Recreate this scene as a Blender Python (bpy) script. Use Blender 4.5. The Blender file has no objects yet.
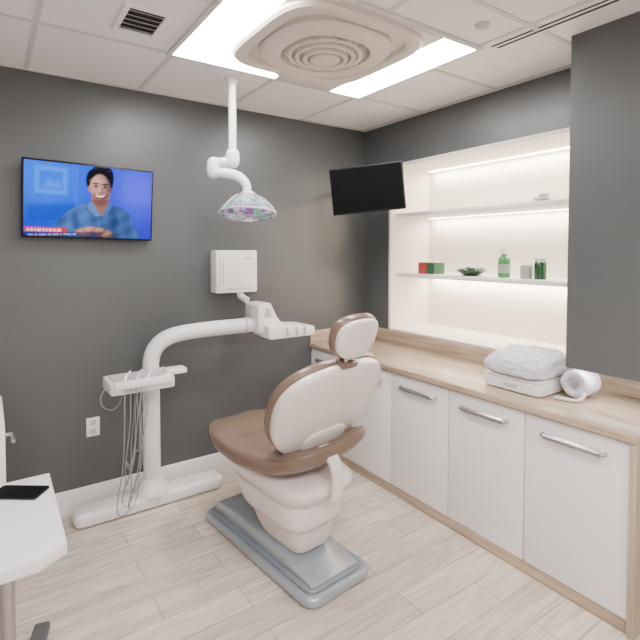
import bpy, bmesh, math, random
import numpy as np
from mathutils import Vector, Matrix, noise
random.seed(4)
C = bpy.context.scene.collection
R = math.radians
PI = math.pi

# ------------------------------------------------------------------ materials
def M(name, col, rough=0.5, metal=0.0, var=0.03, scale=8.0, bump=0.0, bscale=60.0, trans=0.0, coat=0.0, spec=None, bdist=0.004):
    m = bpy.data.materials.new(name); m.use_nodes = True
    nt = m.node_tree; b = nt.nodes['Principled BSDF']
    tc = nt.nodes.new('ShaderNodeTexCoord')
    n = nt.nodes.new('ShaderNodeTexNoise'); n.inputs['Scale'].default_value = scale; n.inputs['Detail'].default_value = 4
    nt.links.new(tc.outputs['Object'], n.inputs['Vector'])
    r = nt.nodes.new('ShaderNodeValToRGB')
    r.color_ramp.elements[0].position = 0.3; r.color_ramp.elements[1].position = 0.7
    r.color_ramp.elements[0].color = tuple(max(0, c*(1-var)) for c in col)+(1,)
    r.color_ramp.elements[1].color = tuple(min(1, c*(1+var)) for c in col)+(1,)
    nt.links.new(n.outputs['Fac'], r.inputs['Fac'])
    nt.links.new(r.outputs['Color'], b.inputs['Base Color'])
    b.inputs['Roughness'].default_value = rough
    b.inputs['Metallic'].default_value = metal
    if spec is not None: b.inputs['Specular IOR Level'].default_value = spec
    if trans: b.inputs['Transmission Weight'].default_value = trans
    if coat: b.inputs['Coat Weight'].default_value = coat; b.inputs['Coat Roughness'].default_value = .12
    if bump:
        n2 = nt.nodes.new('ShaderNodeTexNoise'); n2.inputs['Scale'].default_value = bscale
        nt.links.new(tc.outputs['Object'], n2.inputs['Vector'])
        bp = nt.nodes.new('ShaderNodeBump'); bp.inputs['Strength'].default_value = bump; bp.inputs['Distance'].default_value = bdist
        nt.links.new(n2.outputs['Fac'], bp.inputs['Height']); nt.links.new(bp.outputs['Normal'], b.inputs['Normal'])
    return m

def ME(name, col, s=1.0):
    m = bpy.data.materials.new(name); m.use_nodes = True
    nt = m.node_tree; nt.nodes.remove(nt.nodes['Principled BSDF'])
    e = nt.nodes.new('ShaderNodeEmission'); e.inputs['Color'].default_value = col+(1,); e.inputs['Strength'].default_value = s
    nt.links.new(e.outputs[0], nt.nodes['Material Output'].inputs['Surface'])
    return m

def M_floor():
    m = bpy.data.materials.new('floor_planks'); m.use_nodes = True
    nt = m.node_tree; b = nt.nodes['Principled BSDF']
    tc = nt.nodes.new('ShaderNodeTexCoord')
    br = nt.nodes.new('ShaderNodeTexBrick')
    br.inputs['Color1'].default_value = (0.70, 0.61, 0.535, 1); br.inputs['Color2'].default_value = (0.585, 0.50, 0.43, 1)
    br.inputs['Mortar'].default_value = (0.38, 0.315, 0.265, 1)
    br.inputs['Scale'].default_value = 1; br.inputs['Mortar Size'].default_value = 0.0024
    br.inputs['Brick Width'].default_value = 0.95; br.inputs['Row Height'].default_value = 0.155; br.offset = 0.37
    nt.links.new(tc.outputs['Object'], br.inputs['Vector'])
    mp = nt.nodes.new('ShaderNodeMapping'); mp.inputs['Scale'].default_value = (2.0, 22, 1)
    nt.links.new(tc.outputs['Object'], mp.inputs['Vector'])
    n = nt.nodes.new('ShaderNodeTexNoise'); n.inputs['Scale'].default_value = 1.6; n.inputs['Detail'].default_value = 9; n.inputs['Distortion'].default_value = 0.9
    nt.links.new(mp.outputs['Vector'], n.inputs['Vector'])
    cr = nt.nodes.new('ShaderNodeValToRGB')
    cr.color_ramp.elements[0].position = 0.28; cr.color_ramp.elements[1].position = 0.70
    cr.color_ramp.elements[0].color = (0.70, 0.67, 0.64, 1); cr.color_ramp.elements[1].color = (1.08, 1.08, 1.08, 1)
    nt.links.new(n.outputs['Fac'], cr.inputs['Fac'])
    mx = nt.nodes.new('ShaderNodeMix'); mx.data_type = 'RGBA'; mx.blend_type = 'MULTIPLY'; mx.inputs[0].default_value = 1
    nt.links.new(br.outputs['Color'], mx.inputs[6]); nt.links.new(cr.outputs['Color'], mx.inputs[7])
    nt.links.new(mx.outputs[2], b.inputs['Base Color'])
    b.inputs['Roughness'].default_value = 0.22
    return m

def M_wood(name, c1, c2, axis='Y'):
    m = bpy.data.materials.new(name); m.use_nodes = True
    nt = m.node_tree; b = nt.nodes['Principled BSDF']
    tc = nt.nodes.new('ShaderNodeTexCoord')
    mp = nt.nodes.new('ShaderNodeMapping')
    mp.inputs['Scale'].default_value = {'Y': (30, 1.5, 30), 'Z': (30, 30, 1.5)}[axis]
    nt.links.new(tc.outputs['Object'], mp.inputs['Vector'])
    n = nt.nodes.new('ShaderNodeTexNoise'); n.inputs['Scale'].default_value = 1.5; n.inputs['Detail'].default_value = 7; n.inputs['Distortion'].default_value = 0.8
    nt.links.new(mp.outputs['Vector'], n.inputs['Vector'])
    cr = nt.nodes.new('ShaderNodeValToRGB')
    cr.color_ramp.elements[0].position = 0.33; cr.color_ramp.elements[1].position = 0.67
    cr.color_ramp.elements[0].color = c1+(1,); cr.color_ramp.elements[1].color = c2+(1,)
    nt.links.new(n.outputs['Fac'], cr.inputs['Fac']); nt.links.new(cr.outputs['Color'], b.inputs['Base Color'])
    b.inputs['Roughness'].default_value = 0.3
    return m

def M_iris(name, cols, scale, emis, rough=.2, trans=0):
    m = bpy.data.materials.new(name); m.use_nodes = True
    nt = m.node_tree; b = nt.nodes['Principled BSDF']
    tc = nt.nodes.new('ShaderNodeTexCoord')
    v = nt.nodes.new('ShaderNodeTexVoronoi'); v.inputs['Scale'].default_value = scale
    nt.links.new(tc.outputs['Object'], v.inputs['Vector'])
    sp = nt.nodes.new('ShaderNodeSeparateColor'); nt.links.new(v.outputs['Color'], sp.inputs[0])
    cr = nt.nodes.new('ShaderNodeValToRGB'); cr.color_ramp.interpolation = 'CONSTANT'
    el = cr.color_ramp.elements
    while len(el) < len(cols): el.new(0.5)
    for i, c in enumerate(cols):
        el[i].position = i/len(cols); el[i].color = c+(1,)
    nt.links.new(sp.outputs[0], cr.inputs['Fac']); nt.links.new(cr.outputs['Color'], b.inputs['Base Color'])
    b.inputs['Metallic'].default_value = 0.0; b.inputs['Roughness'].default_value = rough
    b.inputs['Transmission Weight'].default_value = trans
    nt.links.new(cr.outputs['Color'], b.inputs['Emission Color']); b.inputs['Emission Strength'].default_value = emis
    return m

mt = {}
mt['wall'] = M('grey_wall_paint', (0.088, 0.0925, 0.0945), 0.36, var=0.06, scale=1.3, bump=0.05, bscale=200)
mt['white_wall'] = M('white_wall_paint', (0.74, 0.73, 0.72), 0.7)
mt['ceil'] = M('ceiling_tile', (0.87, 0.845, 0.835), 0.9, var=0.04, scale=120, bump=0.2, bscale=300)
mt['grid'] = M('ceiling_grid_bar', (0.64, 0.615, 0.605), 0.6)
mt['floor'] = M_floor()
mt['base'] = M('baseboard_paint', (0.83, 0.81, 0.805), 0.4)
mt['niche'] = M('niche_lining', (0.82, 0.765, 0.70), 0.5, var=0.01)
mt['shelf'] = M('shelf_white', (0.85, 0.82, 0.78), 0.4)
mt['cab'] = M('cabinet_white', (0.87, 0.84, 0.825), 0.30, var=0.005)
mt['cabin'] = M('cabinet_carcass', (0.42, 0.37, 0.34), 0.5)
mt['wood'] = M_wood('light_oak', (0.33, 0.242, 0.168), (0.53, 0.41, 0.305))
mt['woodv'] = M_wood('light_oak_upright', (0.40, 0.31, 0.23), (0.52, 0.41, 0.315), 'Z')
mt['steel'] = M('brushed_steel', (0.44, 0.42, 0.42), 0.3, 0.9, var=0.08, scale=40)
mt['chrome'] = M('chrome', (0.75, 0.75, 0.76), 0.15, 1.0)
mt['white'] = M('white_plastic', (0.83, 0.81, 0.80), 0.3, var=0.01)
mt['offwhite'] = M('off_white_shell', (0.77, 0.69, 0.66), 0.24, var=0.015, coat=.4)
mt['offwhite2'] = M('off_white_shell_darker', (0.68, 0.60, 0.57), 0.3, var=0.015, coat=.2)  # slightly darker off-white for the lower lift column
mt['panelgrey'] = M('pale_grey_plastic', (0.55, 0.53, 0.53), 0.4)
mt['midgrey'] = M('mid_grey_plastic', (0.28, 0.28, 0.29), 0.4)
mt['brown'] = M('taupe_leather', (0.170, 0.114, 0.083), 0.25, var=0.04, scale=12, bump=0.08, bscale=180, coat=.15)
mt['bluegrey'] = M('blue_grey_base', (0.40, 0.45, 0.50), 0.22, 0.4, var=0.05, coat=.3)
mt['bluegrey2'] = M('blue_grey_base_dark', (0.27, 0.31, 0.355), 0.25, 0.3, var=0.05, coat=.2)
mt['black'] = M('black_plastic', (0.008, 0.008, 0.009), 0.4, spec=.25)
mt['blackglass'] = M('black_glass', (0.003, 0.003, 0.004), 0.35, var=0.0, spec=.10)
mt['darkslot'] = M('dark_slot', (0.03, 0.03, 0.03), 0.8)
mt['hose'] = M('grey_hose', (0.27, 0.262, 0.26), 0.45)
mt['cream'] = M('beige_diffuser', (0.69, 0.62, 0.58), 0.5, var=0.02)
mt['creamdark'] = M('beige_diffuser_gap', (0.32, 0.28, 0.26), 0.6)
mt['light'] = ME('ceiling_light_glow', (1.0, 0.98, 0.965), 44.0)
mt['led'] = ME('led_strip_glow', (1.0, 0.88, 0.70), 18.0)
IR = [(0.26, 0.09, 0.48), (0.55, 0.40, 0.74), (0.09, 0.50, 0.28), (0.72, 0.66, 0.76), (0.20, 0.56, 0.36), (0.36, 0.20, 0.60)]
mt['iris'] = M_iris('iridescent_reflector', IR, 34, .08)
mt['lampshell'] = M_iris('tinted_lamp_shell', [(.52, .62, .54), (.36, .22, .56), (.22, .56, .34), (.66, .70, .66), (.44, .34, .62), (.30, .62, .42)], 30, .03, .08, .5)
mt['red'] = M('red_card', (0.38, 0.035, 0.03), 0.5)
mt['green'] = M('dark_green', (0.025, 0.10, 0.04), 0.4, var=0.25, scale=60)
mt['greenglass'] = M('green_glass', (0.07, 0.28, 0.09), 0.1, trans=0.3)
mt['darkgreenglass'] = M('dark_green_glass', (0.012, 0.07, 0.028), 0.12, trans=0.2)
mt['clear'] = M('frosted_glass', (0.60, 0.62, 0.58), 0.15, trans=0.5)
mt['towel'] = M('white_towelling', (0.82, 0.80, 0.885), 0.95, var=0.06, scale=60, bump=1.0, bscale=170, bdist=.010)
mt['rubber'] = M('grey_rubber', (0.09, 0.09, 0.095), 0.6)

# ------------------------------------------------------------------ mesh builder
def catmull(pts, n=8, closed=False):
    P = [Vector(p) for p in pts]; out = []
    N = len(P); rng = N if closed else N-1
    for i in range(rng):
        if closed:
            a, b, c, d = P[(i-1) % N], P[i], P[(i+1) % N], P[(i+2) % N]
        else:
            b, c = P[i], P[i+1]
            a = P[i-1] if i > 0 else b*2-c
            d = P[i+2] if i+2 < N else c*2-b
        for k in range(n):
            t = k/n
            out.append(0.5*((2*b)+(c-a)*t+(2*a-5*b+4*c-d)*t*t+(3*b-a-3*c+d)*t**3))
    if not closed: out.append(P[-1].copy())
    return out

def rrect(x0, x1, y0, y1, r, n=5):
    pts = []
    for cx, cy, a0 in ((x1-r, y1-r, 0), (x0+r, y1-r, 90), (x0+r, y0+r, 180), (x1-r, y0+r, 270)):
        for k in range(n+1):
            a = R(a0+90*k/n); pts.append((cx+r*math.cos(a), cy+r*math.sin(a)))
    return pts

class MB:
    def __init__(s): s.bm = bmesh.new()
    def _add(s, t, mi=0, xf=None):
        for f in t.faces: f.material_index = mi
        if xf is not None: t.transform(xf)
        bmesh.ops.recalc_face_normals(t, faces=t.faces[:])
        me = bpy.data.meshes.new('tmp'); t.to_mesh(me); t.free()
        s.bm.from_mesh(me); bpy.data.meshes.remove(me); return s
    def box(s, x0, x1, y0, y1, z0, z1, bev=0, seg=2, mi=0, xf=None):
        t = bmesh.new(); bmesh.ops.create_cube(t, size=1)
        for v in t.verts:
            v.co = Vector(((x0+x1)/2+v.co.x*(x1-x0), (y0+y1)/2+v.co.y*(y1-y0), (z0+z1)/2+v.co.z*(z1-z0)))
        if bev: bmesh.ops.bevel(t, geom=t.edges[:], offset=bev, segments=seg, profile=0.5, affect='EDGES', clamp_overlap=True)
        return s._add(t, mi, xf)
    def prism(s, pts, axis, a, b, bev=0, seg=2, mi=0, xf=None):
        t = bmesh.new()
        def mk(p, w):
            return {'x': (w, p[0], p[1]), 'y': (p[0], w, p[1]), 'z': (p[0], p[1], w)}[axis]
        A = [t.verts.new(mk(p, a)) for p in pts]; B = [t.verts.new(mk(p, b)) for p in pts]
        n = len(pts)
        fa = t.faces.new(A); fb = t.faces.new(B[::-1])
        for i in range(n): t.faces.new((A[i], B[i], B[(i+1) % n], A[(i+1) % n]))
        bmesh.ops.recalc_face_normals(t, faces=t.faces[:])
        if bev:
            ed = set(fa.edges) | set(fb.edges)
            bmesh.ops.bevel(t, geom=list(ed), offset=bev, segments=seg, profile=0.5, affect='EDGES', clamp_overlap=True)
        return s._add(t, mi, xf)
    def tube(s, pts, r, seg=12, n=8, smooth=True, closed=False, mi=0, xf=None, cap=True):
        path = catmull(pts, n, closed) if smooth else [Vector(p) for p in pts]
        L = len(path)
        if isinstance(r, (list, tuple)):
            rad = []
            for i in range(L):
                f = i/(L-1)*(len(r)-1); k = min(len(r)-2, int(f)); rad.append(r[k]*(1-(f-k))+r[k+1]*(f-k))
        else: rad = [r]*L
        t = bmesh.new(); rings = []
        T = []
        for i in range(L):
            if closed: d = path[(i+1) % L]-path[i-1]
            else: d = path[min(i+1, L-1)]-path[max(i-1, 0)]
            T.append(d.normalized())
        u = T[0].orthogonal().normalized()
        for i in range(L):
            u = (u - T[i]*u.dot(T[i])).normalized(); w = T[i].cross(u)
            rings.append([t.verts.new(path[i]+(u*math.cos(2*PI*k/seg)+w*math.sin(2*PI*k/seg))*rad[i]) for k in range(seg)])
        for i in range(L if closed else L-1):
            a, b = rings[i], rings[(i+1) % L]
            for k in range(seg): t.faces.new((a[k], a[(k+1) % seg], b[(k+1) % seg], b[k]))
        if cap and not closed:
            t.faces.new(rings[0][::-1]); t.faces.new(rings[-1])
        return s._add(t, mi, xf)
    def cyl(s, p0, p1, r, seg=24, bev=0, mi=0, xf=None):
        p0 = Vector(p0); p1 = Vector(p1); d = p1-p0; L = d.length
        pr = [(0, 0), (r, 0), (r, L), (0, L)] if not bev else [(0, 0), (r-bev, 0), (r-bev*.3, bev*.3), (r, bev), (r, L-bev), (r-bev*.3, L-bev*.3), (r-bev, L), (0, L)]
        q = Matrix.Translation(p0) @ d.to_track_quat('Z', 'Y').to_matrix().to_4x4()
        return s.lathe(pr, seg, mi=mi, xf=(xf @ q) if xf is not None else q)
    def lathe(s, prof, seg=32, mi=0, xf=None, e=1.0):
        t = bmesh.new(); rings = []
        def p(c): return math.copysign(abs(c)**e, c)
        for r, z in prof:
            if r < 1e-6: rings.append([t.verts.new((0, 0, z))])
            else: rings.append([t.verts.new((r*p(math.cos(2*PI*k/seg)), r*p(math.sin(2*PI*k/seg)), z)) for k in range(seg)])
        for a, b in zip(rings, rings[1:]):
            for k in range(seg):
                if len(a) == 1 and len(b) == 1: break
                if len(a) == 1: t.faces.new((a[0], b[k], b[(k+1) % seg]))
                elif len(b) == 1: t.faces.new((a[k], a[(k+1) % seg], b[0]))
                else: t.faces.new((a[k], a[(k+1) % seg], b[(k+1) % seg], b[k]))
        return s._add(t, mi, xf)
    def sq(s, rx, ry, rz, e1, e2, nu=40, nv=20, fn=None, mi=0, xf=None):
        t = bmesh.new()
        def p(c, e): return math.copysign(abs(c)**e, c)
        rings = []
        for j in range(nv+1):
            ph = -PI/2+PI*j/nv
            if j in (0, nv):
                co = Vector((0, 0, rz*p(math.sin(ph), e1)))
                rings.append([t.verts.new(fn(co) if fn else co)]); continue
            row = []
            for i in range(nu):
                th = 2*PI*i/nu
                co = Vector((rx*p(math.cos(ph), e1)*p(math.cos(th), e2), ry*p(math.cos(ph), e1)*p(math.sin(th), e2), rz*p(math.sin(ph), e1)))
                row.append(t.verts.new(fn(co) if fn else co))
            rings.append(row)
        for a, b in zip(rings, rings[1:]):
            for k in range(nu):
                if len(a) == 1: t.faces.new((a[0], b[(k+1) % nu], b[k]))
                elif len(b) == 1: t.faces.new((a[k], a[(k+1) % nu], b[0]))
                else: t.faces.new((a[k], a[(k+1) % nu], b[(k+1) % nu], b[k]))
        return s._add(t, mi, xf)
    def build(s, name, mats, parent=None, flat=False):
        if not isinstance(mats, (list, tuple)): mats = [mats]
        if parent is not None:
            off = Vector((0, 0, 0)); q = parent
            while q is not None: off += Vector(q.location); q = q.parent
        else:
            xs = [v.co for v in s.bm.verts]
            off = Vector(((min(v.x for v in xs)+max(v.x for v in xs))/2, (min(v.y for v in xs)+max(v.y for v in xs))/2, min(v.z for v in xs)))
        s.bm.transform(Matrix.Translation(-off))
        me = bpy.data.meshes.new(name); s.bm.to_mesh(me); s.bm.free()
        for m in mats: me.materials.append(m)
        if not flat:
            for p in me.polygons: p.use_smooth = True
            me.set_sharp_from_angle(angle=R(38))
        o = bpy.data.objects.new(name, me); C.objects.link(o)
        if parent is not None: o.parent = parent
        else: o.location = off
        return o

def tag(o, label, cat, group=None):
    o['label'] = label; o['category'] = cat
    if group: o['group'] = group
    return o
def thing(name, loc, label, cat, group=None):
    o = bpy.data.objects.new(name, None); C.objects.link(o); o.location = loc; o.empty_display_size = 0.05
    return tag(o, label, cat, group)
def struct(name, mb, m):
    o = mb.build(name, m); o['kind'] = 'structure'; return o
def TR(x, y, z): return Matrix.Translation((x, y, z))
def RZ(a): return Matrix.Rotation(R(a), 4, 'Z')
def RX(a): return Matrix.Rotation(R(a), 4, 'X')
def RY(a): return Matrix.Rotation(R(a), 4, 'Y')
def area(name, loc, rot, sx, sy, e, col=(1, .97, .952)):
    l = bpy.data.lights.new(name, 'AREA'); l.shape = 'RECTANGLE'; l.size = sx; l.size_y = sy; l.energy = e; l.color = col
    o = bpy.data.objects.new(name, l); C.objects.link(o); o.location = loc; o.rotation_euler = rot; return o

# ------------------------------------------------------------------ room dimensions
XW, YW, H = 2.71, 3.23, 2.63          # right wall, back wall, ceiling
XL, YF = -1.30, -1.60                 # left wall, wall behind the viewer
XN = 3.16                             # back of the lit niche
NY0, NY1, NZ0, NZ1 = 1.20, 2.906, 0.95, 2.28

struct('floor', MB().box(XL-.1, 3.3, YF-.1, YW+.1, -0.1, 0), mt['floor'])
struct('ceiling', MB().box(XL-.1, 3.3, YF-.1, YW+.1, H, H+0.1), mt['ceil'])
struct('wall_back', MB().box(XL-.1, 3.3, YW, YW+.1, 0, H), mt['wall'])
struct('wall_left', MB().box(XL-.1, XL, YF, YW, 0, H), mt['white_wall'])
struct('wall_front', MB().box(XL-.1, 3.3, YF-.1, YF, 0, H), mt['white_wall'])
w = MB()
w.box(XW, 3.3, NY1, YW, 0, H)
w.box(XW, 3.3, NY0, NY1, NZ1, H)
w.box(XW, 3.3, NY0, NY1, 0, NZ0)
w.box(XN+.01, 3.3, NY0, NY1, NZ0, NZ1)
w.box(XW, 3.3, YF, NY0, 0, H)
struct('wall_right', w, mt['wall'])
w = MB(); w.box(2.33, XW, 0.83, 1.24, 1.025, H); w.box(2.33, XW, YF, 0.83, 0, H)
struct('wall_right_front', w, mt['wall'])
w = MB(); e = 0.01
w.box(XW+.002, XN, NY1-e, NY1, NZ0, NZ1); w.box(XW+.002, XN, NY0, NY0+e, NZ0, NZ1)
w.box(XW+.002, XN, NY0+e, NY1-e, NZ1-e, NZ1); w.box(XW+.002, XN, NY0+e, NY1-e, NZ0, NZ0+e)
w.box(XN, XN+.01, NY0, NY1, NZ0, NZ1)
struct('wall_niche', w, mt['niche'])
w = MB()
w.box(XW-.006, XW+.004, NY1-.012, NY1+.012, NZ0+.001, NZ1+.012, .002); w.box(XW-.006, XW+.004, 1.25, NY1-.012, NZ1-.012, NZ1+.012, .002)
struct('trim_1', w, mt['niche'])
struct('baseboard_back', MB().prism([(YW, 0), (YW-.018, 0), (YW-.018, .115), (YW-.012, .135), (YW, .14)], 'x', XL, 2.15), mt['base'])
struct('baseboard_left', MB().box(XL, XL+.018, YF, YW-.018, 0, .13), mt['base'])

# ceiling grid bars, interrupted at the light fixture
FX0, FX1, FY0, FY1 = 0.80, 2.07, 1.57, 2.53
g = MB(); hw = 0.011
for x in (-1.04, -.42, .20, .82, 1.44, 2.06, 2.68):
    if FX0-.001 <= x <= FX1+.001:
        g.box(x-hw, x+hw, YF, FY0-.012, H-.005, H); g.box(x-hw, x+hw, FY1+.012, YW, H-.005, H)
    else: g.box(x-hw, x+hw, YF, YW, H-.005, H)
for y in (2.53, 1.91, 1.29, .67, .05, -.57, -1.19):
    xr = 2.71 if y > 1.25 else 2.33
    if FY0 < y < FY1+.01:
        g.box(XL, FX0-.012, y-hw, y+hw, H-.0055, H); g.box(FX1+.012, xr, y-hw, y+hw, H-.0055, H)
    else: g.box(XL, xr, y-hw, y+hw, H-.0055, H)
g.box(XL, XW, YW-.02, YW, H-.007, H)
g.box(XW-.02, XW, 1.24, YW-.02, H-.007, H)
struct('trim_2', g, mt['grid'])

# ------------------------------------------------------------------ ceiling light with air diffuser
t = thing('ceiling_light', (1.44, 2.05, H-.02), 'large bright U-shaped ceiling light panel framing the round air diffuser', 'light')
PX0, PX1 = FX0+.215, FX1-.25
MB().box(FX0+.01, PX0, FY0+.01, FY1-.01, H-.012, H-.002).build('diffuser', mt['light'], t)
MB().box(PX1, FX1-.01, FY0+.01, FY1-.01, H-.012, H-.002).build('diffuser', mt['light'], t)
MB().prism([(PX0, FY1-.01), (PX0, FY1-.33), (PX0+.40, FY1-.06), (PX0+.40, FY1-.01)], 'z', H-.012, H-.002).build('diffuser', mt['light'], t)
f = MB()
f.box(FX0-.012, FX0+.01, FY0-.012, FY1+.012, H-.016, H); f.box(FX1-.01, FX1+.012, FY0-.012, FY1+.012, H-.016, H)
f.box(FX0+.01, FX1-.01, FY1-.01, FY1+.012, H-.016, H); f.box(FX0+.01, FX1-.01, FY0-.012, FY0+.01, H-.016, H)
f.build('frame', mt['grid'], t)
dx, dy = 1.405, 1.985
t = thing('air_diffuser', (dx, dy, H-.10), 'beige stepped square ceiling plate with round air diffuser grille', 'air vent')
plate = [(PX0+.002, FY0+.012), (PX1-.002, FY0+.012), (PX1-.002, FY1-.012), (PX0+.405, FY1-.012), (PX0+.40, FY1-.062), (PX0+.002, FY1-.335)]
MB().prism(plate, 'z', H-.018, H-.001, .006, 2).build('plate', mt['cream'], t)
MB().lathe([(.394, -.018), (.394, -.034), (.384, -.046), (.340, -.050), (.326, -.042), (.320, -.018)], 80, xf=TR(dx, dy, H), e=.45).build('surround', mt['cream'], t)
pr = [(.312, -.018), (.312, -.042), (.300, -.056), (.240, -.066), (.212, -.060), (.204, -.02)]
MB().lathe(pr, 72, xf=TR(dx, dy, H), e=.82).build('outer_ring', mt['cream'], t)
MB().lathe([(.206, -.020), (.206, -.026), (0, -.026)], 48, xf=TR(dx, dy, H)).build('throat', mt['creamdark'], t)
for k, r in enumerate((.180, .142, .104)):
    z = -.056-.010*k
    MB().lathe([(r+.003, -.026), (r+.010, z-.001), (r+.007, z-.008), (r-.003, z-.011), (r-.011, z-.008), (r-.014, z), (r-.008, -.026)], 56, xf=TR(dx, dy, H)).build('ring', mt['cream'], t)
MB().lathe([(.074, -.026), (.074, -.084), (.064, -.092), (.03, -.096), (0, -.096)], 40, xf=TR(dx, dy, H)).build('core', mt['cream'], t)
for k in range(28):
    a = 2*PI*k/28
    MB().box(.07, .204, -.003, .003, -.062, -.026, xf=TR(dx, dy, H) @ Matrix.Rotation(a, 4, 'Z')).build('fin', mt['cream'], t)

t = thing('ceiling_vent', (.59, 2.26, H-.012), 'small square grey ceiling vent with dark slats above the television', 'air vent')
f = MB(); x0, x1, y0, y1 = .49, .69, 2.12, 2.40
for b in ((x0, x0+.025, y0, y1), (x1-.025, x1, y0, y1), (x0+.025, x1-.025, y0, y0+.025), (x0+.025, x1-.025, y1-.025, y1)):
    f.box(*b, H-.012, H, .002)
f.build('frame', mt['ceil'], t)
MB().box(x0+.025, x1-.025, y0+.025, y1-.025, H-.003, H-.0005).build('backing', mt['darkslot'], t)
for k in range(5):
    y = y0+.05+k*.045
    MB().box(x0+.025, x1-.025, -.013, .013, -.001, .001, xf=TR(0, y, H-.007) @ RX(30)).build('slat', mt['panelgrey'], t)

t = thing('slot_vent', (2.14, 1.23, H-.008), 'long narrow dark slot vent in ceiling beside the grey bulkhead', 'air vent')
f = MB(); f.box(2.115, 2.13, .93, 1.53, H-.008, H-.0066); f.box(2.15, 2.165, .93, 1.53, H-.008, H-.0066)
f.box(2.13, 2.15, .93, .945, H-.008, H-.0066); f.box(2.13, 2.15, 1.515, 1.53, H-.008, H-.0066)
f.build('frame', mt['ceil'], t)
MB().box(2.13, 2.15, .945, 1.515, H-.0078, H-.0066).build('slot', mt['darkslot'], t)
MB().box(2.115, 2.165, .93, 1.53, H-.0066, H).build('housing', mt['darkslot'], t)
tag(MB().lathe([(0, -.022), (.018, -.02), (.03, -.01), (.034, 0), (0, 0)], 24, xf=TR(1.877, 1.409, H)).build('smoke_detector', mt['panelgrey']), 'small round pale detector on ceiling near the slot vent', 'smoke detector')

# ------------------------------------------------------------------ cabinets and worktop
CW = 0.4726; CY = 0.867
t = thing('base_cabinet', (2.43, CY+CW/2, 0), 'white base cabinet at the wooden end panel, first in the row', 'cabinet', 'white base cabinets under the worktop')
b = MB(); b.box(2.17, 2.70, CY+.001, CY+CW-.001, .06, .814); b.box(2.23, 2.70, CY+.001, CY+CW-.001, 0, .06)
b.build('body', mt['cabin'], t)
d = MB().box(2.148, 2.169, CY+.003, CY+CW-.003, .065, .806, .002).build('door', mt['cab'], t)
hy = CY+CW/2
hb = MB().prism([(2.118, .741), (2.124, .745), (2.124, .721), (2.118, .719)], 'y', hy-.125, hy+.125, .001)
hb.tube([(2.121, hy-.125, .732), (2.128, hy-.138, .732), (2.148, hy-.14, .732)], .0085, 10, 4)
hb.tube([(2.121, hy+.125, .732), (2.128, hy+.138, .732), (2.148, hy+.14, .732)], .0085, 10, 4)
hb.tube([(2.121, hy-.125, .732), (2.119, hy, .732), (2.121, hy+.125, .732)], .0095, 10, 4)
hb.build('handle', mt['steel'], d)
labs = ['second white base cabinet counted from the wooden end panel', 'middle white base cabinet, third from the wooden end panel',
        'white base cabinet half hidden behind the dental chair backrest', 'white base cabinet in the far corner against the grey wall']
def dup(root, delta, label):
    r = root.copy(); C.objects.link(r); r.location = Vector(root.location)+Vector(delta); r['label'] = label
    for ch in list(root.children):
        c = ch.copy(); C.objects.link(c); c.parent = r
        for gch in list(ch.children):
            k = gch.copy(); C.objects.link(k); k.parent = c
    return r
for k, l in enumerate(labs): dup(t, (0, CW*(k+1), 0), l)

t = thing('worktop', (2.42, 2.04, .815), 'long light oak worktop running below the lit shelves with end panel', 'worktop')
MB().box(2.128, 2.709, .838, YW-.001, .8155, .85, .003).build('slab', mt['wood'], t)
MB().box(2.135, 2.709, .84, CY, 0.0, .8155, .002).build('end_panel', mt['woodv'], t)
b = MB(); b.box(2.69, 2.709, .838, YW-.001, .8505, .948, .002); b.box(2.135, 2.69, YW-.02, YW-.001, .8505, .948, .002)
tag(b.build('backsplash', mt['wood']), 'low light oak backsplash strip along the rear of the worktop', 'backsplash')
tag(MB().box(2.155, 2.225, CY+.001, YW-.02, 0, .058, .002).build('toe_kick', mt['wood']), 'low light oak plinth strip along floor below the white cabinets', 'plinth')
area('bulkhead_fill', (2.42, 1.03, 1.018), (0, R(-15), 0), .04, .36, 1.4)  # added fill light, no fixture: brightens the dark gap under the bulkhead

# ------------------------------------------------------------------ niche shelves
def shelf(z, label):
    t = thing('wall_shelf', (2.95, 2.06, z-.03), label, 'shelf', 'white shelves in the lit niche')
    MB().box(2.76, XN-.001, NY0+.011, NY1-.011, z-.03, z, .002).build('board', mt['shelf'], t)
    MB().box(XN-.05, XN-.03, NY0+.05, NY1-.05, z-.036, z-.0305).build('led_strip', mt['led'], t)
    return t
shelf(1.415, 'lower white shelf in lit niche holding bottles, boxes and bowl')
shelf(1.90, 'upper white shelf in lit niche holding one small ornament')
tag(MB().box(XN-.06, XN-.03, NY0+.05, NY1-.05, NZ1-.018, NZ1-.0105).build('led_strip', mt['led']), 'warm strip light along the top of the white niche', 'strip light')
for z in (NZ1-.03, 1.855, 1.37):
    area('niche_lamp', (XN-.055, 2.05, z), (0, R(-8), 0), .03, 1.55, 13, (1, .88, .71))

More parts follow.
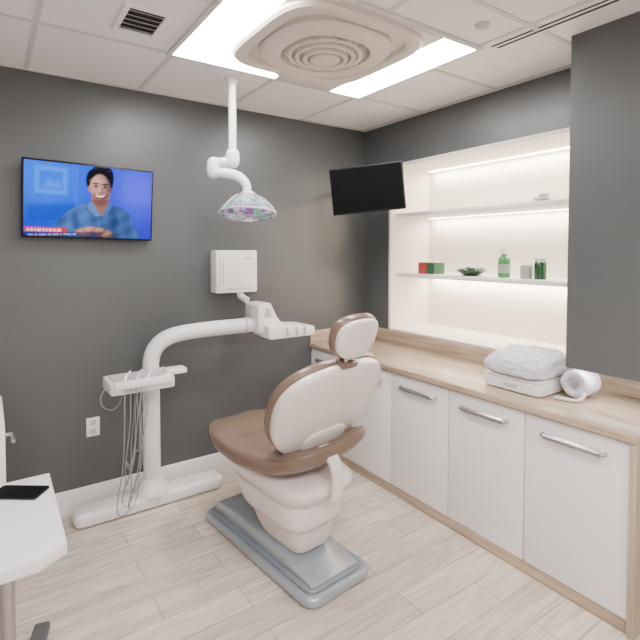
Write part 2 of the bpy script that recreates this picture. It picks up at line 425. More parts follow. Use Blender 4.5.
SZ = 1.4155; SX = 2.88
tag(MB().box(SX-.06, SX+.06, 2.615, 2.70, SZ, SZ+.09, .004).build('storage_box', mt['red']), 'small red box on lower shelf beside the green box', 'box')
tag(MB().box(SX-.06, SX+.06, 2.53, 2.612, SZ, SZ+.088, .004).build('storage_box', mt['green']), 'small dark green box on lower shelf beside the red box', 'box')
t = thing('bowl', (SX, 2.235, SZ), 'shallow dark bowl of green leaves on the lower shelf', 'bowl')
MB().lathe([(0, .003), (.045, .003), (.05, 0), (.055, .006), (.105, .034), (.112, .042), (.104, .04), (.05, .012), (0, .010)], 32, xf=TR(SX, 2.235, SZ)).build('dish', mt['darkgreenglass'], t)
lf = MB()
for k in range(30):
    a = random.uniform(0, 6.28); rr = random.uniform(0, .085)
    lf.sq(.022, .011, .004, 1, 1, 8, 6, xf=TR(SX+rr*math.cos(a), 2.235+rr*math.sin(a), SZ+.035+random.uniform(0, .02)) @ RZ(math.degrees(a)) @ RY(random.uniform(-50, 30)))
lf.build('leaves', mt['green'], t)
t = thing('bottle', (SX, 1.965, SZ), 'tall green bottle with white cap on lower shelf', 'bottle')
MB().lathe([(0, 0), (.036, 0), (.04, .005), (.04, .115), (.034, .135), (.02, .15), (.02, .158), (0, .158)], 28, xf=TR(SX, 1.965, SZ)).build('body', mt['greenglass'], t)
MB().lathe([(0, .158), (.026, .158), (.026, .195), (.022, .2), (0, .2)], 24, xf=TR(SX, 1.965, SZ)).build('cap', mt['white'], t)
MB().lathe([(.0405, .03), (.0408, .03), (.0408, .09), (.0405, .09)], 28, xf=TR(SX, 1.965, SZ)).build('label_band', mt['clear'], t)
t = thing('jar', (SX, 1.80, SZ), 'short clear jar with green contents beside the tall bottle', 'jar')
MB().lathe([(0, 0), (.034, 0), (.038, .004), (.038, .08), (.034, .087), (.032, .083), (.034, .01), (0, .01)], 28, xf=TR(SX, 1.80, SZ)).build('body', mt['clear'], t)
MB().lathe([(0, .011), (.0335, .011), (.0335, .07), (0, .074)], 24, xf=TR(SX, 1.80, SZ)).build('contents', mt['green'], t)
t = thing('jar', (SX, 1.705, SZ), 'dark green lidded jar at right end of lower shelf', 'jar')
MB().lathe([(0, 0), (.034, 0), (.037, .004), (.037, .098), (.031, .108), (0, .108)], 28, xf=TR(SX, 1.705, SZ)).build('body', mt['darkgreenglass'], t)
MB().lathe([(0, .108), (.032, .108), (.032, .132), (.027, .136), (0, .136)], 28, xf=TR(SX, 1.705, SZ)).build('lid', mt['clear'], t)
o = MB()
o.sq(.03, .055, .014, .8, .9, 20, 10, xf=TR(2.80, 1.655, 1.9155))
o.sq(.022, .03, .012, .8, .9, 20, 10, xf=TR(2.80, 1.645, 1.936) @ RZ(15))
tag(o.build('ornament', mt['panelgrey']), 'small flat pale grey ornament on the upper shelf', 'ornament')

# ------------------------------------------------------------------ towel appliance on worktop
t = thing('towel_warmer', (2.45, 1.48, .85), 'white boxy appliance on worktop beneath the quilted towel', 'appliance')
MB().prism(rrect(2.280, 2.625, 1.350, 1.655, .03), 'z', .8505, .860, .002).build('foot', mt['panelgrey'], t)
MB().prism(rrect(2.262, 2.64, 1.332, 1.672, .03), 'z', .857, .916, .008, 3).build('body', mt['white'], t)
MB().prism(rrect(2.272, 2.631, 1.342, 1.662, .03), 'z', .914, .9195).build('gasket', mt['midgrey'], t)
MB().prism(rrect(2.264, 2.638, 1.334, 1.670, .03), 'z', .9185, .930, .004, 2).build('lid', mt['white'], t)
MB().box(2.2585, 2.2625, 1.46, 1.54, .877, .895, .0015).build('latch', mt['panelgrey'], t)
tw = MB()
def fluffy(c):
    z0 = c.z; c = Vector(c); top = 1 if z0 > 0 else 0
    n = noise.noise(Vector((c.x*6, c.y*6, c.z*8+3))); n2 = noise.noise(Vector((c.x*30, c.y*30, c.z*30))); n3 = noise.noise(Vector((c.x*75, c.y*75, c.z*75)))
    r = math.hypot(c.x/.2, c.y/.17)
    wave = .022*math.sin(math.atan2(c.y, c.x)*19+2*n)*(1 if z0 < .02 else .3)
    for ax in ('x', 'y'):
        v = getattr(c, ax); setattr(c, ax, v*(1+.04*n+.035*n2+.03*n3+wave))
    if top:
        c.z += .009*n+.007*n2+.005*n3+.017*(abs(math.sin((c.x+c.y)*20))*abs(math.sin((c.x-c.y)*20)))**.6-.016*r*r
    c.y = max(c.y, -.183); c.z = max(c.z, -.0565)
    return c
tw.sq(.208, .178, .062, .46, .42, 190, 80, fluffy, xf=TR(2.450, 1.504, .987))
tag(tw.build('folded_towel', mt['towel']), 'bulky white quilted towel bundle on top of the white boxy appliance', 'towel')
t = thing('hose_coil', (2.46, 1.238, .8505), 'white coiled tube with grey hub between towel bundle and grey bulkhead', 'hose')
for k in range(4):
    xx = 2.42+.036*k; r = .054
    pts = [(xx+.009*i/14, 1.238+r*.98*math.cos(2*PI*i/14), .926+r*.94*math.sin(2*PI*i/14)) for i in range(14)]
    MB().tube(pts, .0205, 14, 5, closed=True).build('loop', mt['towel'], t)
MB().cyl((2.415, 1.238, .926), (2.56, 1.238, .926), .034, 28, .005).build('hub', mt['panelgrey'], t)
MB().cyl((2.406, 1.238, .926), (2.416, 1.238, .926), .018, 24, .003).build('hub_cap', mt['midgrey'], t)
MB().tube([(2.425, 1.19, .905), (2.39, 1.185, .875), (2.36, 1.20, .861), (2.34, 1.25, .861), (2.33, 1.29, .861)], .010, 12, 8).build('tail', mt['panelgrey'], t)

# ------------------------------------------------------------------ television on back wall
TVM = TR(.517, 3.15, 1.888) @ RY(1.2) @ RX(4)
t = thing('television', (.517, 3.18, 1.66), 'wall television showing a smiling man in a blue shirt', 'television')
MB().box(-.357, .357, -.012, .028, -.222, .222, .006, 2, xf=TVM).build('housing', mt['black'], t)
MB().box(.43, .60, 3.17, YW-.0005, 1.80, 1.98, .004).build('wall_mount', mt['black'], t)
SW, SH = .694, .420
GX, GY = 320, 200
xs = np.linspace(0, 129, GX+1); ys = np.linspace(0, 81, GY+1)
X, Y = np.meshgrid(xs, ys)
img = np.zeros((GY+1, GX+1, 3))
def cv(px, py):
    yt = 156+.124*(px-22); yb = 236+.055*(px-20)
    return px-22, (py-yt)/(yb-yt)*81
def blend(m, c):
    global img
    c = np.array(c, dtype=float)
    img = img*(1-m[..., None])+c*m[..., None]
def ell(cx, cy, rx, ry, soft=1.0):
    q = np.sqrt(((X-cx)/rx)**2+((Y-cy)/ry)**2); return np.clip(.5-(q-1)*min(rx, ry)/soft, 0, 1)
def polym(pts, soft=1.0, smooth=True):
    P = [cv(*p) for p in pts]
    if smooth:
        P = [(v.x, v.y) for v in catmull([(p[0], p[1], 0) for p in P], 5, True)]
    d = np.full(X.shape, 1e9); inside = np.zeros(X.shape, bool)
    for i in range(len(P)):
        x1_, y1_ = P[i]; x2_, y2_ = P[(i+1) % len(P)]
        ex, ey = x2_-x1_, y2_-y1_; L = ex*ex+ey*ey+1e-9
        tt = np.clip(((X-x1_)*ex+(Y-y1_)*ey)/L, 0, 1)
        d = np.minimum(d, np.hypot(X-x1_-tt*ex, Y-y1_-tt*ey))
        cond = (y1_ > Y) != (y2_ > Y)
        xi = ex*(Y-y1_)/(ey if abs(ey) > 1e-9 else 1e-9)+x1_
        inside ^= cond & (X < xi)
    return np.clip(.5-np.where(inside, -d, d)/soft, 0, 1)
tX = X/129; tY = Y/81
img[:] = (np.array([.003, .085, 1.05])*(1-tX)[..., None]+np.array([.05, .045, .95])*tX[..., None])*(1-.30*tY)[..., None]
blend(ell(16, 18, 40, 34, 40)*.5, (.012, .28, 1.5))
blend(ell(112, 22, 22, 30, 30)*.6, (.10, .13, 1.35))
blend(polym([(32, 162), (62, 166), (62, 194), (32, 191)], 3.5, False)*.65, (.05, .38, 1.5))
blend(polym([(36, 167), (58, 170), (58, 189), (36, 187)], 3.5, False)*.7, (.004, .12, .92))
blend(polym([(39, 185), (45, 175), (50, 181), (54, 178), (57, 187)], 4, False)*.6, (.06, .36, 1.4))
blend(polym([(24, 204), (70, 203), (74, 214), (52, 222), (24, 224)], 7, False)*.7, (.003, .05, .58))
blend(polym([(70, 158), (72, 158), (72, 205), (70, 205)], 3, False)*.4, (.03, .24, 1.2))
blend(polym([(120, 174), (150, 178), (150, 206), (120, 204)], 8, False)*.4, (.13, .12, 1.25))
fold = .80+.24*np.sin(X*.30+Y*.16)*np.sin(Y*.21-X*.07)+.30*np.exp(-((X-52)/9)**2)-.22*np.exp(-((X-90)/6)**2)-.25*np.exp(-((X-78)/4)**2)*np.clip((Y-50)/20, 0, 1)
sh = polym([(84, 203), (90, 206), (104, 205), (115, 208), (124, 213), (130, 226), (133, 250), (46, 250), (49, 232), (57, 217), (70, 207)], 1.8)
blend(sh, np.array([.07, .155, .45])*fold[..., None])
blend(polym([(47, 238), (60, 224), (75, 229), (84, 236), (78, 246), (48, 250)], 5)*.7, np.array([.09, .19, .52])*fold[..., None])
blend(polym([(136, 246), (125, 223), (114, 227), (104, 234), (108, 248)], 5)*.7, np.array([.06, .13, .39])*fold[..., None])
blend(polym([(69, 213), (74, 222), (73, 231), (67, 226)], 5)*.6, (.018, .04, .15))
blend(polym([(110, 214), (115, 224), (110, 231), (107, 224)], 5)*.6, (.018, .04, .15))
fx, fy = cv(95, 187)
blend(polym([(87, 192), (104, 192), (103, 205), (97, 217), (88, 206)], 1.8), (.34, .145, .11))
blend(polym([(89, 200), (103, 200), (101, 205), (95, 207), (90, 204)], 3)*.7, (.16, .06, .05))
blend(polym([(84.5, 201), (88.5, 204), (95.5, 216), (91, 218), (82, 207.5)], 1.3, False)*.95, (.12, .24, .62))
blend(polym([(105, 201), (108, 206), (101, 219), (97.2, 216.5), (102.6, 205)], 1.3, False)*.95, (.075, .16, .46))
blend(polym([(96.4, 217), (97.4, 217), (97.6, 240), (96.4, 240)], .9, False)*.6, (.02, .05, .18))
frx, fry = 10.9, 15.8
wid = 1-.26*np.clip((Y-fy)/fry, 0, 1)**1.5-.05*np.clip((fy-Y)/fry, 0, 1)
q2 = ((X-fx)/(frx*wid))**2+((Y-fy)/fry)**2
fm = np.clip(.5-(np.sqrt(q2)-1)*11/1.6, 0, 1)
nz = np.sqrt(np.clip(1-q2*.95, 0, 1)); nx = (X-fx)/frx; ny = (Y-fy)/fry
li = np.clip(-.45*nx-.22*ny+.78*nz, 0.16, 1.2)
hairm = polym([(82, 186), (80.5, 178), (82, 171), (85, 167.5), (89, 164.5), (94, 162.8), (99, 163.4), (103, 165.4), (106.6, 168.6), (108.4, 174), (108.4, 181), (107, 188), (103, 190), (86, 190)], 1.7)
blend(hairm, (.010, .009, .014))
blend(ell(fx-11.0, fy+1.6, 1.6, 3.2, 1.2), (.52, .22, .17)); blend(ell(fx+11.0, fy+1.8, 1.4, 3.0, 1.2), (.22, .085, .075))
skin = np.array([.80, .40, .30])*li[..., None]+np.array([.025, .025, .05])
blend(fm, skin)
blend(ell(fx-5.6, fy+4.6, 3.4, 2.6, 4)*.4, (.95, .45, .36)); blend(ell(fx+5.4, fy+4.8, 3.2, 2.4, 4)*.35, (.72, .32, .25))
blend(ell(fx-2.5, fy-7.0, 5.5, 3, 5)*.4, (1.0, .57, .45))
blend(polym([(83, 184), (83, 177), (85.6, 172), (88.5, 169.6), (92, 171.2), (98, 171.4), (103, 173.6), (105.6, 178), (106.8, 185), (108.2, 178), (106, 169), (99, 164.5), (91, 164.5), (84.5, 169), (81.5, 177)], 1.5), (.012, .010, .016))
for hx0, hy0, hl in ((88, 166.6, 5), (93, 165.2, 6), (99, 166, 5), (103.5, 169, 4)):
    blend(polym([(hx0-hl*.5, hy0+1.2), (hx0, hy0-.6), (hx0+hl*.6, hy0+.8), (hx0, hy0+.5)], 1.6)*.4, (.09, .085, .13))
for s_, e_ in ((-4.6, 0), (4.8, .3)):
    blend(ell(fx+s_, fy-2.2+e_, 3.5, 2.4, 3)*.55, (.24, .095, .075))
    blend(ell(fx+s_, fy-4.7+e_, 3.4, .85, 1.1)*.95, (.02, .010, .010))
    blend(ell(fx+s_, fy-1.6+e_, 2.1, .8, .8), (.42, .34, .33)); blend(ell(fx+s_+.2, fy-1.6+e_, 1.35, 1.0, .7), (.006, .005, .006))
    blend(ell(fx+s_, fy+.7+e_, 2.5, .5, 1.0)*.4, (.26, .10, .08))
blend(ell(fx+1.8, fy+2.2, 1.4, 3.6, 2.2)*.55, (.28, .11, .085)); blend(ell(fx-.2, fy+2.0, .8, 3.0, 1.8)*.5, (1.1, .63, .50))
blend(ell(fx+.4, fy+5.1, 2.6, .7, 1.1)*.7, (.22, .08, .065))
blend(polym([(88.6, 193.0), (95.2, 194.4), (101.8, 193.3), (99.2, 197.8), (95.2, 199.2), (91.2, 197.8)], 1.1), (.28, .055, .055))
blend(polym([(90, 193.9), (95.2, 195.2), (100.4, 194.2), (98.2, 196.6), (95.2, 197.2), (92.2, 196.6)], .8)*.95, (1.05, 1.0, .98))
for s_ in (-1, 1): blend(ell(fx+s_*6.5+.3, fy+6.8, .8, 2.6, 1.6)*.5, (.26, .095, .075))
blend(ell(fx+.3, fy+12.2, 3.6, .9, 2.2)*.4, (.32, .13, .10))
hx, hy2 = cv(90, 233)
for k, (ox, oy, rx, ry, b_) in enumerate([(-9, 2, 11, 5.2, .82), (9, 2.5, 11, 5.0, .66), (-4, -1.2, 8, 4.0, .92), (4.5, -.6, 7.5, 4.0, .76)]):
    q2 = ((X-hx-ox)/rx)**2+((Y-hy2-oy)/ry)**2
    l2 = np.clip(.9*np.sqrt(np.clip(1-q2*.95, 0, 1))-.3*(Y-hy2-oy)/ry-.2*(X-hx-ox)/rx, .18, 1.1)
    blend(np.clip(.5-(np.sqrt(q2)-1)*5/1.4, 0, 1), np.array([.80, .40, .31])*(l2*b_)[..., None])
for k in range(4):
    blend(ell(hx-4+k*4.2, hy2+.5+.5*k, .6, 3.8, 1.0)*.55, (.26, .10, .08))
blend(polym([(20, 231.5), (98, 234.5), (98, 246), (20, 246)], 1.6, False)*.7, (.008, .015, .10))
blend(polym([(23, 226.8), (62, 229), (62, 234), (23, 232.4)], 1.0, False)*.95, (.80, .012, .06))
xx = 25.0
for wd_ in (3, 4, 2.6, 4.6, 3.2, 2.8, 4.2, 3.4, 5):
    s0 = .05*(xx-25)
    blend(polym([(xx, 228.5+s0), (xx+wd_-1.1, 228.6+s0), (xx+wd_-1.1, 231.6+s0), (xx, 231.5+s0)], .7, False)*.8, (1.2, .85, .9)); xx += wd_
xx = 26.0
for wd_ in (6, 4, 8, 5, 7, 3, 9, 5):
    blend(polym([(xx, 234.8), (xx+wd_-1.4, 234.9), (xx+wd_-1.4, 236.8), (xx, 236.6)], .8, False)*.5, (.6, .65, 1.1)); xx += wd_
me = bpy.data.meshes.new('screen')
vv = []; off = Vector(t.location)
for j in range(GY+1):
    for i in range(GX+1):
        vv.append(tuple(TVM @ Vector(((i/GX-.5)*SW, -.0126, (.5-j/GY)*SH)) - off))
ff = [(j*(GX+1)+i, (j+1)*(GX+1)+i, (j+1)*(GX+1)+i+1, j*(GX+1)+i+1) for j in range(GY) for i in range(GX)]
me.from_pydata(vv, [], ff)
ca = me.color_attributes.new('picture', 'FLOAT_COLOR', 'POINT')
ca.data.foreach_set('color', np.concatenate([np.clip(img, 0, 2).reshape(-1, 3), np.ones(((GX+1)*(GY+1), 1))], 1).astype(np.float32).ravel())
sm_ = bpy.data.materials.new('screen_picture'); sm_.use_nodes = True
nt = sm_.node_tree; nt.nodes.remove(nt.nodes['Principled BSDF'])
at = nt.nodes.new('ShaderNodeAttribute'); at.attribute_name = 'picture'
e_ = nt.nodes.new('ShaderNodeEmission'); e_.inputs['Strength'].default_value = 1.35
nt.links.new(at.outputs['Color'], e_.inputs['Color']); nt.links.new(e_.outputs[0], nt.nodes['Material Output'].inputs['Surface'])
me.materials.append(sm_)
so = bpy.data.objects.new('screen', me); C.objects.link(so); so.parent = t

# ------------------------------------------------------------------ black monitor on corner arm
MM = TR(2.275, 2.685, 2.045) @ RZ(-50) @ RY(-4.5) @ RX(7)
t = thing('monitor', (2.42, 3.2, 2.05), 'blank black monitor on swivel arm in the corner', 'monitor')
MB().box(-.268, .268, -.012, .03, -.17, .17, .006, 2, xf=MM).build('housing', mt['black'], t)
MB().box(-.256, .256, -.0135, -.012, -.156, .160, xf=MM).build('screen', mt['blackglass'], t)
MB().box(-.08, .08, .03, .05, -.08, .08, .004, xf=MM).build('mount_plate', mt['black'], t)
pm = MM @ Vector((0, .05, 0))
MB().tube([tuple(pm), (2.37, 2.95, 2.06), (2.42, 3.21, 2.07)], .018, 12, 6).build('arm', mt['black'], t)
MB().box(2.375, 2.465, 3.205, YW-.0005, 1.99, 2.15, .005).build('wall_plate', mt['black'], t)

# ------------------------------------------------------------------ wall box
t = thing('control_box', (1.43, 3.17, 1.29), 'square white control box on grey wall below the dental lamp', 'control box')
MB().box(1.29, 1.605, 3.115, YW-.0005, 1.30, 1.60, .010, 2).build('housing', mt['white'], t)
MB().box(1.312, 1.583, 3.106, 3.1145, 1.33, 1.58, .004, 2).build('front_panel', mt['white'], t)
MB().box(1.50, 1.555, 3.103, 3.106, 1.535, 1.55, .0012).build('button', mt['panelgrey'], t)
MB().box(1.335, 1.345, 3.103, 3.106, 1.36, 1.55, .001).build('grip_slot', mt['panelgrey'], t)
MB().tube([(1.485, 3.16, 1.30), (1.49, 3.15, 1.27), (1.51, 3.09, 1.245)], .024, 14, 6).build('neck', mt['white'], t)

# ------------------------------------------------------------------ outlet
t = thing('wall_outlet', (.528, YW-.006, .445), 'white double power outlet low on the grey wall', 'outlet')
MB().box(.480, .556, YW-.007, YW-.0005, .445, .562, .003).build('cover_plate', mt['white'], t)
for z in (.477, .53):
    MB().prism(rrect(.500, .536, z-.016, z+.016, .012), 'y', YW-.0095, YW-.007).build('socket', mt['panelgrey'], t)

# ------------------------------------------------------------------ dental lamp
LX, LY = 1.225, 2.693
t = thing('dental_lamp', (LX, LY, 1.82), 'white ceiling mounted dental lamp with faceted green and purple head', 'dental lamp')
MB().lathe([(0, 0), (.045, 0), (.045, -.012), (.032, -.03), (.026, -.04), (0, -.04)], 28, xf=TR(LX, LY, H)).build('ceiling_mount', mt['white'], t)
MB().cyl((LX, LY, H-.03), (LX, LY, 2.18), .023, 20).build('pole', mt['white'], t)
MB().sq(.042, .042, .06, .8, 1, 24, 14, xf=TR(LX, LY, 2.155)).build('joint', mt['white'], t)
MB().tube([(LX+.02, LY-.014, 2.135), (1.18, 2.722, 2.128), (1.138, 2.752, 2.115)], .032, 16, 6).build('arm', mt['white'], t)
MB().sq(.043, .043, .065, .7, 1, 24, 14, xf=TR(1.132, 2.757, 2.095)).build('joint', mt['white'], t)
MB().tube([(1.14, 2.75, 2.07), (1.20, 2.71, 2.062), (1.255, 2.672, 2.04), (1.29, 2.647, 1.995), (1.296, 2.642, 1.935)], [.032, .034, .032, .027, .024], 16, 8).build('arm', mt['white'], t)
LM = TR(1.297, 2.641, 1.862) @ RZ(-34.7) @ RX(-8)
MB().lathe([(0, .078), (.044, .078), (.074, .064), (.112, .036), (.142, .006), (.162, -.020), (.172, -.040), (.165, -.042), (.152, -.018), (.13, .004), (.09, .036), (0, .055)], 16, xf=LM).build('lamp_shell', mt['lampshell'], t, True)
MB().lathe([(.162, -.034), (.170, -.042), (.163, -.056), (.125, -.070), (.05, -.080), (0, -.081)], 16, xf=LM).build('reflector', mt['iris'], t, True)
MB().lathe([(.171, -.035), (.1755, -.038), (.1755, -.043), (.170, -.046), (.164, -.043)], 44, xf=LM).build('rim', mt['panelgrey'], t)
MB().lathe([(0, -.078), (.03, -.080), (.028, -.086), (0, -.088)], 20, xf=LM).build('bulb_cap', mt['chrome'], t)
MB().lathe([(0, .094), (.03, .094), (.044, .084), (.044, .07), (0, .07)], 24, xf=LM).build('neck_cap', mt['white'], t)
for k in range(8):
    a = 2*PI*k/8
    ca_, sa_ = math.cos(a), math.sin(a)
    MB().tube([(r_*ca_, r_*sa_, z_) for r_, z_ in ((.074, .066), (.112, .038), (.142, .008), (.162, -.018), (.172, -.037))], .0026, 6, 3, xf=LM).build('shell_rib', mt['panelgrey'], t)

# ------------------------------------------------------------------ delivery unit
t = thing('delivery_unit', (.825, 3.06, 0), 'white dental delivery unit with instrument tray, curved arm and hoses', 'dental unit')
UX = .828
MB().prism(rrect(.375, 1.28, 2.98, 3.13, .05), 'z', .001, .085, .025, 3).build('base', mt['white'], t)
MB().lathe([(0, .08), (.105, .08), (.10, .11), (.075, .14), (.06, .17), (0, .17)], 32, xf=TR(UX, 3.06, 0)).build('base_collar', mt['white'], t)
MB().cyl((UX, 3.06, .15), (UX, 3.06, .75), .052, 28, .004).build('column', mt['white'], t)
MB().cyl((UX, 3.06, .73), (UX, 3.06, .86), .064, 28, .012).build('collar', mt['white'], t)
MB().cyl((UX, 3.06, .772), (UX, 3.06, .782), .0655, 28, .002).build('joint_ring', mt['panelgrey'], t)
MB().tube([(UX, 3.06, .82), (UX+.001, 3.06, .90), (UX+.022, 3.055, .975), (UX+.08, 3.045, 1.035), (UX+.18, 3.03, 1.066), (1.2, 3.0, 1.082), (1.50, 2.95, 1.092)], .05, 20, 10).build('arm', mt['white'], t)
MB().cyl((1.425, 2.9625, 1.0895), (1.437, 2.9605, 1.090), .054, 28, .003).build('joint_ring', mt['panelgrey'], t)
MB().prism(rrect(.53, .88, 2.74, 2.98, .022), 'z', .81, .872, .008, 2).build('tray', mt['white'], t)
MB().prism(rrect(.56, .85, 2.775, 2.96, .015), 'z', .8725, .877).build('tray_mat', mt['panelgrey'], t)
MB().box(.545, .865, 2.715, 2.742, .845, .888, .006, 2).build('holder_bar', mt['white'], t)
MB().box(.60, .70, 2.7365, 2.7395, .820, .840, .001).build('keypad', mt['panelgrey'], t)
MB().box(.78, .875, 2.97, 3.06, .775, .82, .01).build('tray_bracket', mt['white'], t)
MB().prism(rrect(.86, .985, 2.83, 2.93, .02), 'z', .858, .888, .007, 2).build('tray_wing', mt['white'], t)
for k in range(4):
    x = .60+k*.062
    MB().tube([(x, 2.735, .86), (x+.006, 2.75, .894), (x+.03, 2.80, .905), (x+.06, 2.86, .908)], [.007, .009, .007, .004], 12, 6).build('handpiece', mt['panelgrey'] if k % 2 else mt['white'], t)
for k in range(5):
    x = .60+k*.028; j1, j2, j3 = (random.uniform(-.020, .020) for _ in range(3))
    zl = (.09, .26, .14, .35, .12)[k]
    MB().tube([(x, 2.728, .85), (x-.003+j1*.4, 2.708, .79), (.600+.022*k+j1, 2.705, .66), (.585+.020*k+j2, 2.72, .42), (.58+.015*k+j3, 2.79, zl+.07), (.615+.010*k, 2.84, zl), (.655+.010*k, 2.87, zl+.08), (.675+.014*k+j1, 2.89, .44), (.69+.014*k+j2, 2.90, .66), (.70+.014*k, 2.91, .815)], .0028, 8, 10).build('hose', mt['hose'], t)
MB().tube([(.535, 2.79, .84), (.505, 2.775, .845), (.485, 2.775, .80), (.50, 2.785, .75), (.55, 2.80, .72), (.60, 2.84, .75), (.62, 2.87, .815)], .0028, 8, 8).build('hose', mt['hose'], t)
c = MB()
c.prism([(1.48, 1.045), (1.48, 1.225), (1.495, 1.240), (1.575, 1.240), (1.62, 1.15), (1.665, 1.092), (1.665, 1.055), (1.50, 1.04)], 'y', 2.86, 3.06, .007, 2)
c.build('console', mt['white'], t)
c = MB(); c.prism([(1.52, 1.015), (1.52, 1.09), (1.60, 1.098), (1.88, 1.068), (1.89, 1.055), (1.885, 1.012), (1.86, 1.004), (1.54, 1.004)], 'y', 2.79, 3.02, .006, 2)
c.build('console_tray', mt['white'], t)
for k in range(3):
    MB().tube([(1.66+k*.07, 2.82, 1.078), (1.665+k*.07, 2.79, 1.068), (1.67+k*.07, 2.780, 1.02)], .010, 10, 4).build('holder_hook', mt['panelgrey'], t)
MB().box(1.535, 1.575, 2.853, 2.86, 1.15, 1.21, .002).build('keypad', mt['panelgrey'], t)

# ------------------------------------------------------------------ dental chair
CM = TR(1.28, 2.24, 0) @ RZ(6)
t = thing('dental_chair', (1.28, 2.24, 0), 'taupe leather dental chair with off-white shell on blue-grey base', 'dental chair')
MB().prism(rrect(-.205, .20, -.515, .50, .07, 8), 'z', .001, .050, .018, 4, xf=CM).build('base', mt['bluegrey'], t)
MB().prism(rrect(-.178, .173, -.485, .475, .055, 8), 'z', .050, .064, .010, 3, xf=CM).build('base_rim', mt['bluegrey2'], t)
b = MB().prism([(-.465, .060), (-.44, .078), (-.30, .092), (-.24, .12), (.30, .135), (.42, .11), (.455, .060)], 'x', -.15, .145, .022, 4, xf=CM)
b.build('base_cover', mt['bluegrey'], t)
def pedf(c):
    c = Vector(c); k = c.z/.165
    c.x *= 1+.16*k; c.y = c.y*(1+.24*k)+.055*k; return c
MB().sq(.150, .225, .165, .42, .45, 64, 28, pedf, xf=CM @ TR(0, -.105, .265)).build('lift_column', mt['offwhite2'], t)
def covf(c):
    c = Vector(c); k = c.z/.10
    c.x *= 1+.07*k; c.y = c.y*(1+.10*k)+.03*k; return c
MB().sq(.186, .285, .100, .5, .45, 64, 24, covf, xf=CM @ TR(0, -.085, .325)).build('lift_cover', mt['offwhite'], t)
def panf(c):
    c = Vector(c)
    if c.z < 0:
        k = -c.z/.105; c.x *= 1-.10*k; c.y *= 1-.14*k
    else: c.z *= .55
    c.z += .03*(c.y/.37)*.5; return c
MB().sq(.222, .375, .105, .62, .48, 72, 26, panf, xf=CM @ TR(0, -.055, .466)).build('seat_frame', mt['offwhite'], t)
def seatz(v):
    return .014*max(0, v)**2+.095*max(0, -v)**3-.012*math.exp(-((v-.15)/.4)**2)
def seatf(c):
    c = Vector(c); v = c.y/.46
    c.x *= 1-.20*max(0, v)**2
    c.x += .048*max(0, -v)
    c.z *= 1-.25*max(0, v)**2
    c.z += seatz(v)+.050*max(0, -v)*max(0, c.x/.27)**2
    if c.z > .02:
        for y0_ in (-.10, .12): c.z -= .007*math.exp(-((c.y-y0_-.03*c.x)/.018)**2)
    if c.z > 0: c.z -= .010*math.exp(-(c.x/.13)**2)
    return c
MB().sq(.276, .462, .066, .62, .44, 80, 60, seatf, xf=CM @ TR(0, .026, .556)).build('seat_cushion', mt['brown'], t)
BR = 30
def frame(C0, ang, roll=0):
    s, c = math.sin(R(ang)), math.cos(R(ang))
    m = Matrix(((1, 0, 0, C0[0]), (0, -s, -c, C0[1]), (0, c, -s, C0[2]), (0, 0, 0, 1)))
    return CM @ m @ RZ(roll)
BM = frame((.022, -.372, .842), BR, 5)
def backf(c):
    c = Vector(c); c.x *= 1+.09*(c.y/.27); c.z -= .34*c.x*c.x
    return c
MB().sq(.310, .282, .036, .45, .80, 72, 24, backf, xf=BM @ TR(0, 0, .016)).build('backrest_shell', mt['offwhite'], t)
MB().sq(.318, .290, .038, .5, .80, 72, 24, backf, xf=BM @ TR(.003, -.003, -.026)).build('backrest_cushion', mt['brown'], t)
MB().sq(.13, .085, .020, .6, .7, 48, 16, None, xf=BM @ TR(.0, -.175, .046)).build('lower_cover', mt['offwhite'], t)
b = MB(); b.prism([(-.444, .43), (-.466, .425), (-.476, .47), (-.476, .56), (-.455, .605), (-.42, .64), (-.37, .66), (-.355, .64), (-.40, .615), (-.444, .585), (-.456, .55), (-.456, .47)], 'x', -.032, .034, .006, 3, xf=CM)
b.build('back_bracket', mt['offwhite'], t)
HM = frame((.004, -.585, 1.210), 22, 3)
def headf(c):
    c = Vector(c); c.x *= 1+.10*(c.y/.1); c.z -= .8*c.x*c.x; return c
MB().sq(.118, .098, .026, .55, .78, 44, 18, headf, xf=HM @ TR(0, 0, .010)).build('headrest_shell', mt['offwhite'], t)
MB().sq(.127, .107, .032, .55, .78, 44, 18, headf, xf=HM @ TR(0, 0, -.018)).build('headrest_cushion', mt['brown'], t)
for s in (-.022, .022):
    MB().cyl((s, -.505, 1.03), (s, -.592, 1.19), .008, 12, xf=CM).build('headrest_post', mt['chrome'], t)
MB().box(-.045, .045, -.03, .03, -.014, .014, .008, 3, xf=CM @ TR(0, -.53, 1.09) @ RX(28)).build('headrest_bracket', mt['brown'], t)

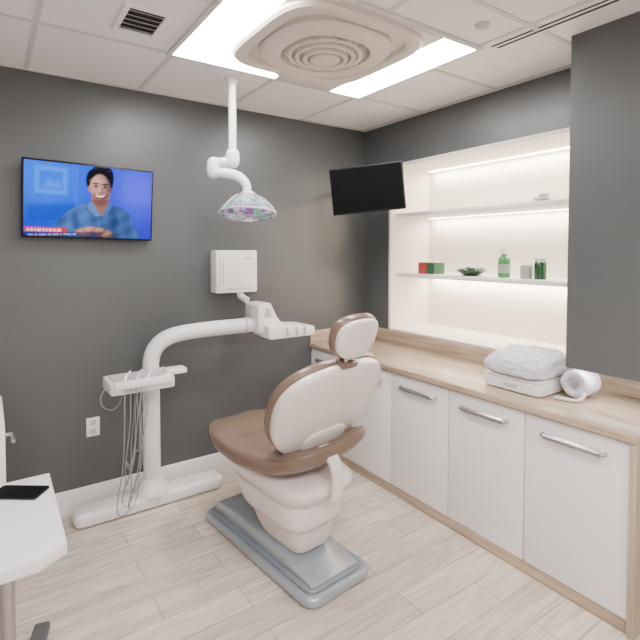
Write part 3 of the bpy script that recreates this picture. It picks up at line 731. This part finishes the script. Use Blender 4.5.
# ------------------------------------------------------------------ side table bottom left with phone
t = thing('side_table', (-.1, 1.8, 0), 'white topped side table with steel post at lower left', 'table')
MB().prism([(-.47, 1.50), (.100, 1.50), (.174, 1.548), (.178, 2.075), (-.47, 2.075)], 'z', .714, .75, .003, 2).build('tabletop', mt['white'], t)
MB().cyl((.03, 1.79, .04), (.03, 1.79, .714), .021, 20).build('post', mt['steel'], t)
MB().cyl((-.38, 1.79, .04), (-.38, 1.79, .714), .021, 20).build('post', mt['steel'], t)
MB().box(-.41, -.35, 1.45, 2.14, .012, .042, .006).build('foot', mt['steel'], t)
MB().box(-.03, .03, -.36, .50, .012, .046, .01, 3, xf=TR(.03, 1.79, 0) @ RZ(-15)).build('foot', mt['rubber'], t)
MB().box(-.38, .03, 1.77, 1.81, .60, .635, .004).build('crossbar', mt['steel'], t)
for x, y in ((-.38, 1.47), (-.38, 2.12), (-.055, 1.47), (.150, 2.24)):
    MB().cyl((x, y, .0005), (x, y, .012), .022, 18).build('glide', mt['rubber'], t)
PM = TR(.075, 1.955, .7505) @ RZ(-36)
t = thing('phone', (.075, 1.955, .7505), 'black phone lying face up on the white side table', 'phone')
MB().prism(rrect(-.085, .085, -.044, .044, .010), 'z', 0, .008, .002, 2, xf=PM).build('body', mt['black'], t)
MB().prism(rrect(-.082, .082, -.041, .041, .008), 'z', .008, .0085, xf=PM).build('screen', mt['blackglass'], t)

t = thing('low_cabinet', (-.23, 2.62, 0), 'white low cabinet with steel lever handle at left edge', 'cabinet')
MB().box(-.5, .045, 2.36, 2.88, .03, .87, .004).build('body', mt['white'], t)
MB().box(-.49, .035, 2.38, 2.86, 0.001, .03).build('plinth', mt['panelgrey'], t)
hn = MB(); hn.cyl((.0455, 2.60, .755), (.075, 2.60, .755), .009, 14); hn.cyl((.0455, 2.60, .755), (.05, 2.60, .755), .022, 20)
hn.tube([(.07, 2.60, .755), (.078, 2.59, .755), (.078, 2.50, .753)], .008, 12, 5)
hn.build('handle', mt['steel'], t)

# ------------------------------------------------------------------ lights and camera
area('ceiling_fill', (.2, -.2, H-.03), (0, 0, 0), 1.2, .6, 64)  # added fill light behind the camera, no fixture modelled
area('ceiling_fill', (1.4, -.7, H-.03), (0, 0, 0), 1.2, .6, 50)  # second added fill, also unseen and without a fixture
wd = bpy.data.worlds.new('World'); bpy.context.scene.world = wd; wd.use_nodes = True
wd.node_tree.nodes['Background'].inputs[0].default_value = (.8, .8, .82, 1); wd.node_tree.nodes['Background'].inputs[1].default_value = .4

cd = bpy.data.cameras.new('Camera'); cam = bpy.data.objects.new('Camera', cd); C.objects.link(cam)
cd.sensor_width = 36; cd.lens = 27.0; cd.shift_y = -53/640; cd.clip_start = .02
cam.location = (0, 0, 1.6); cam.rotation_euler = (R(90-2), 0, R(-34.7))
bpy.context.scene.camera = cam
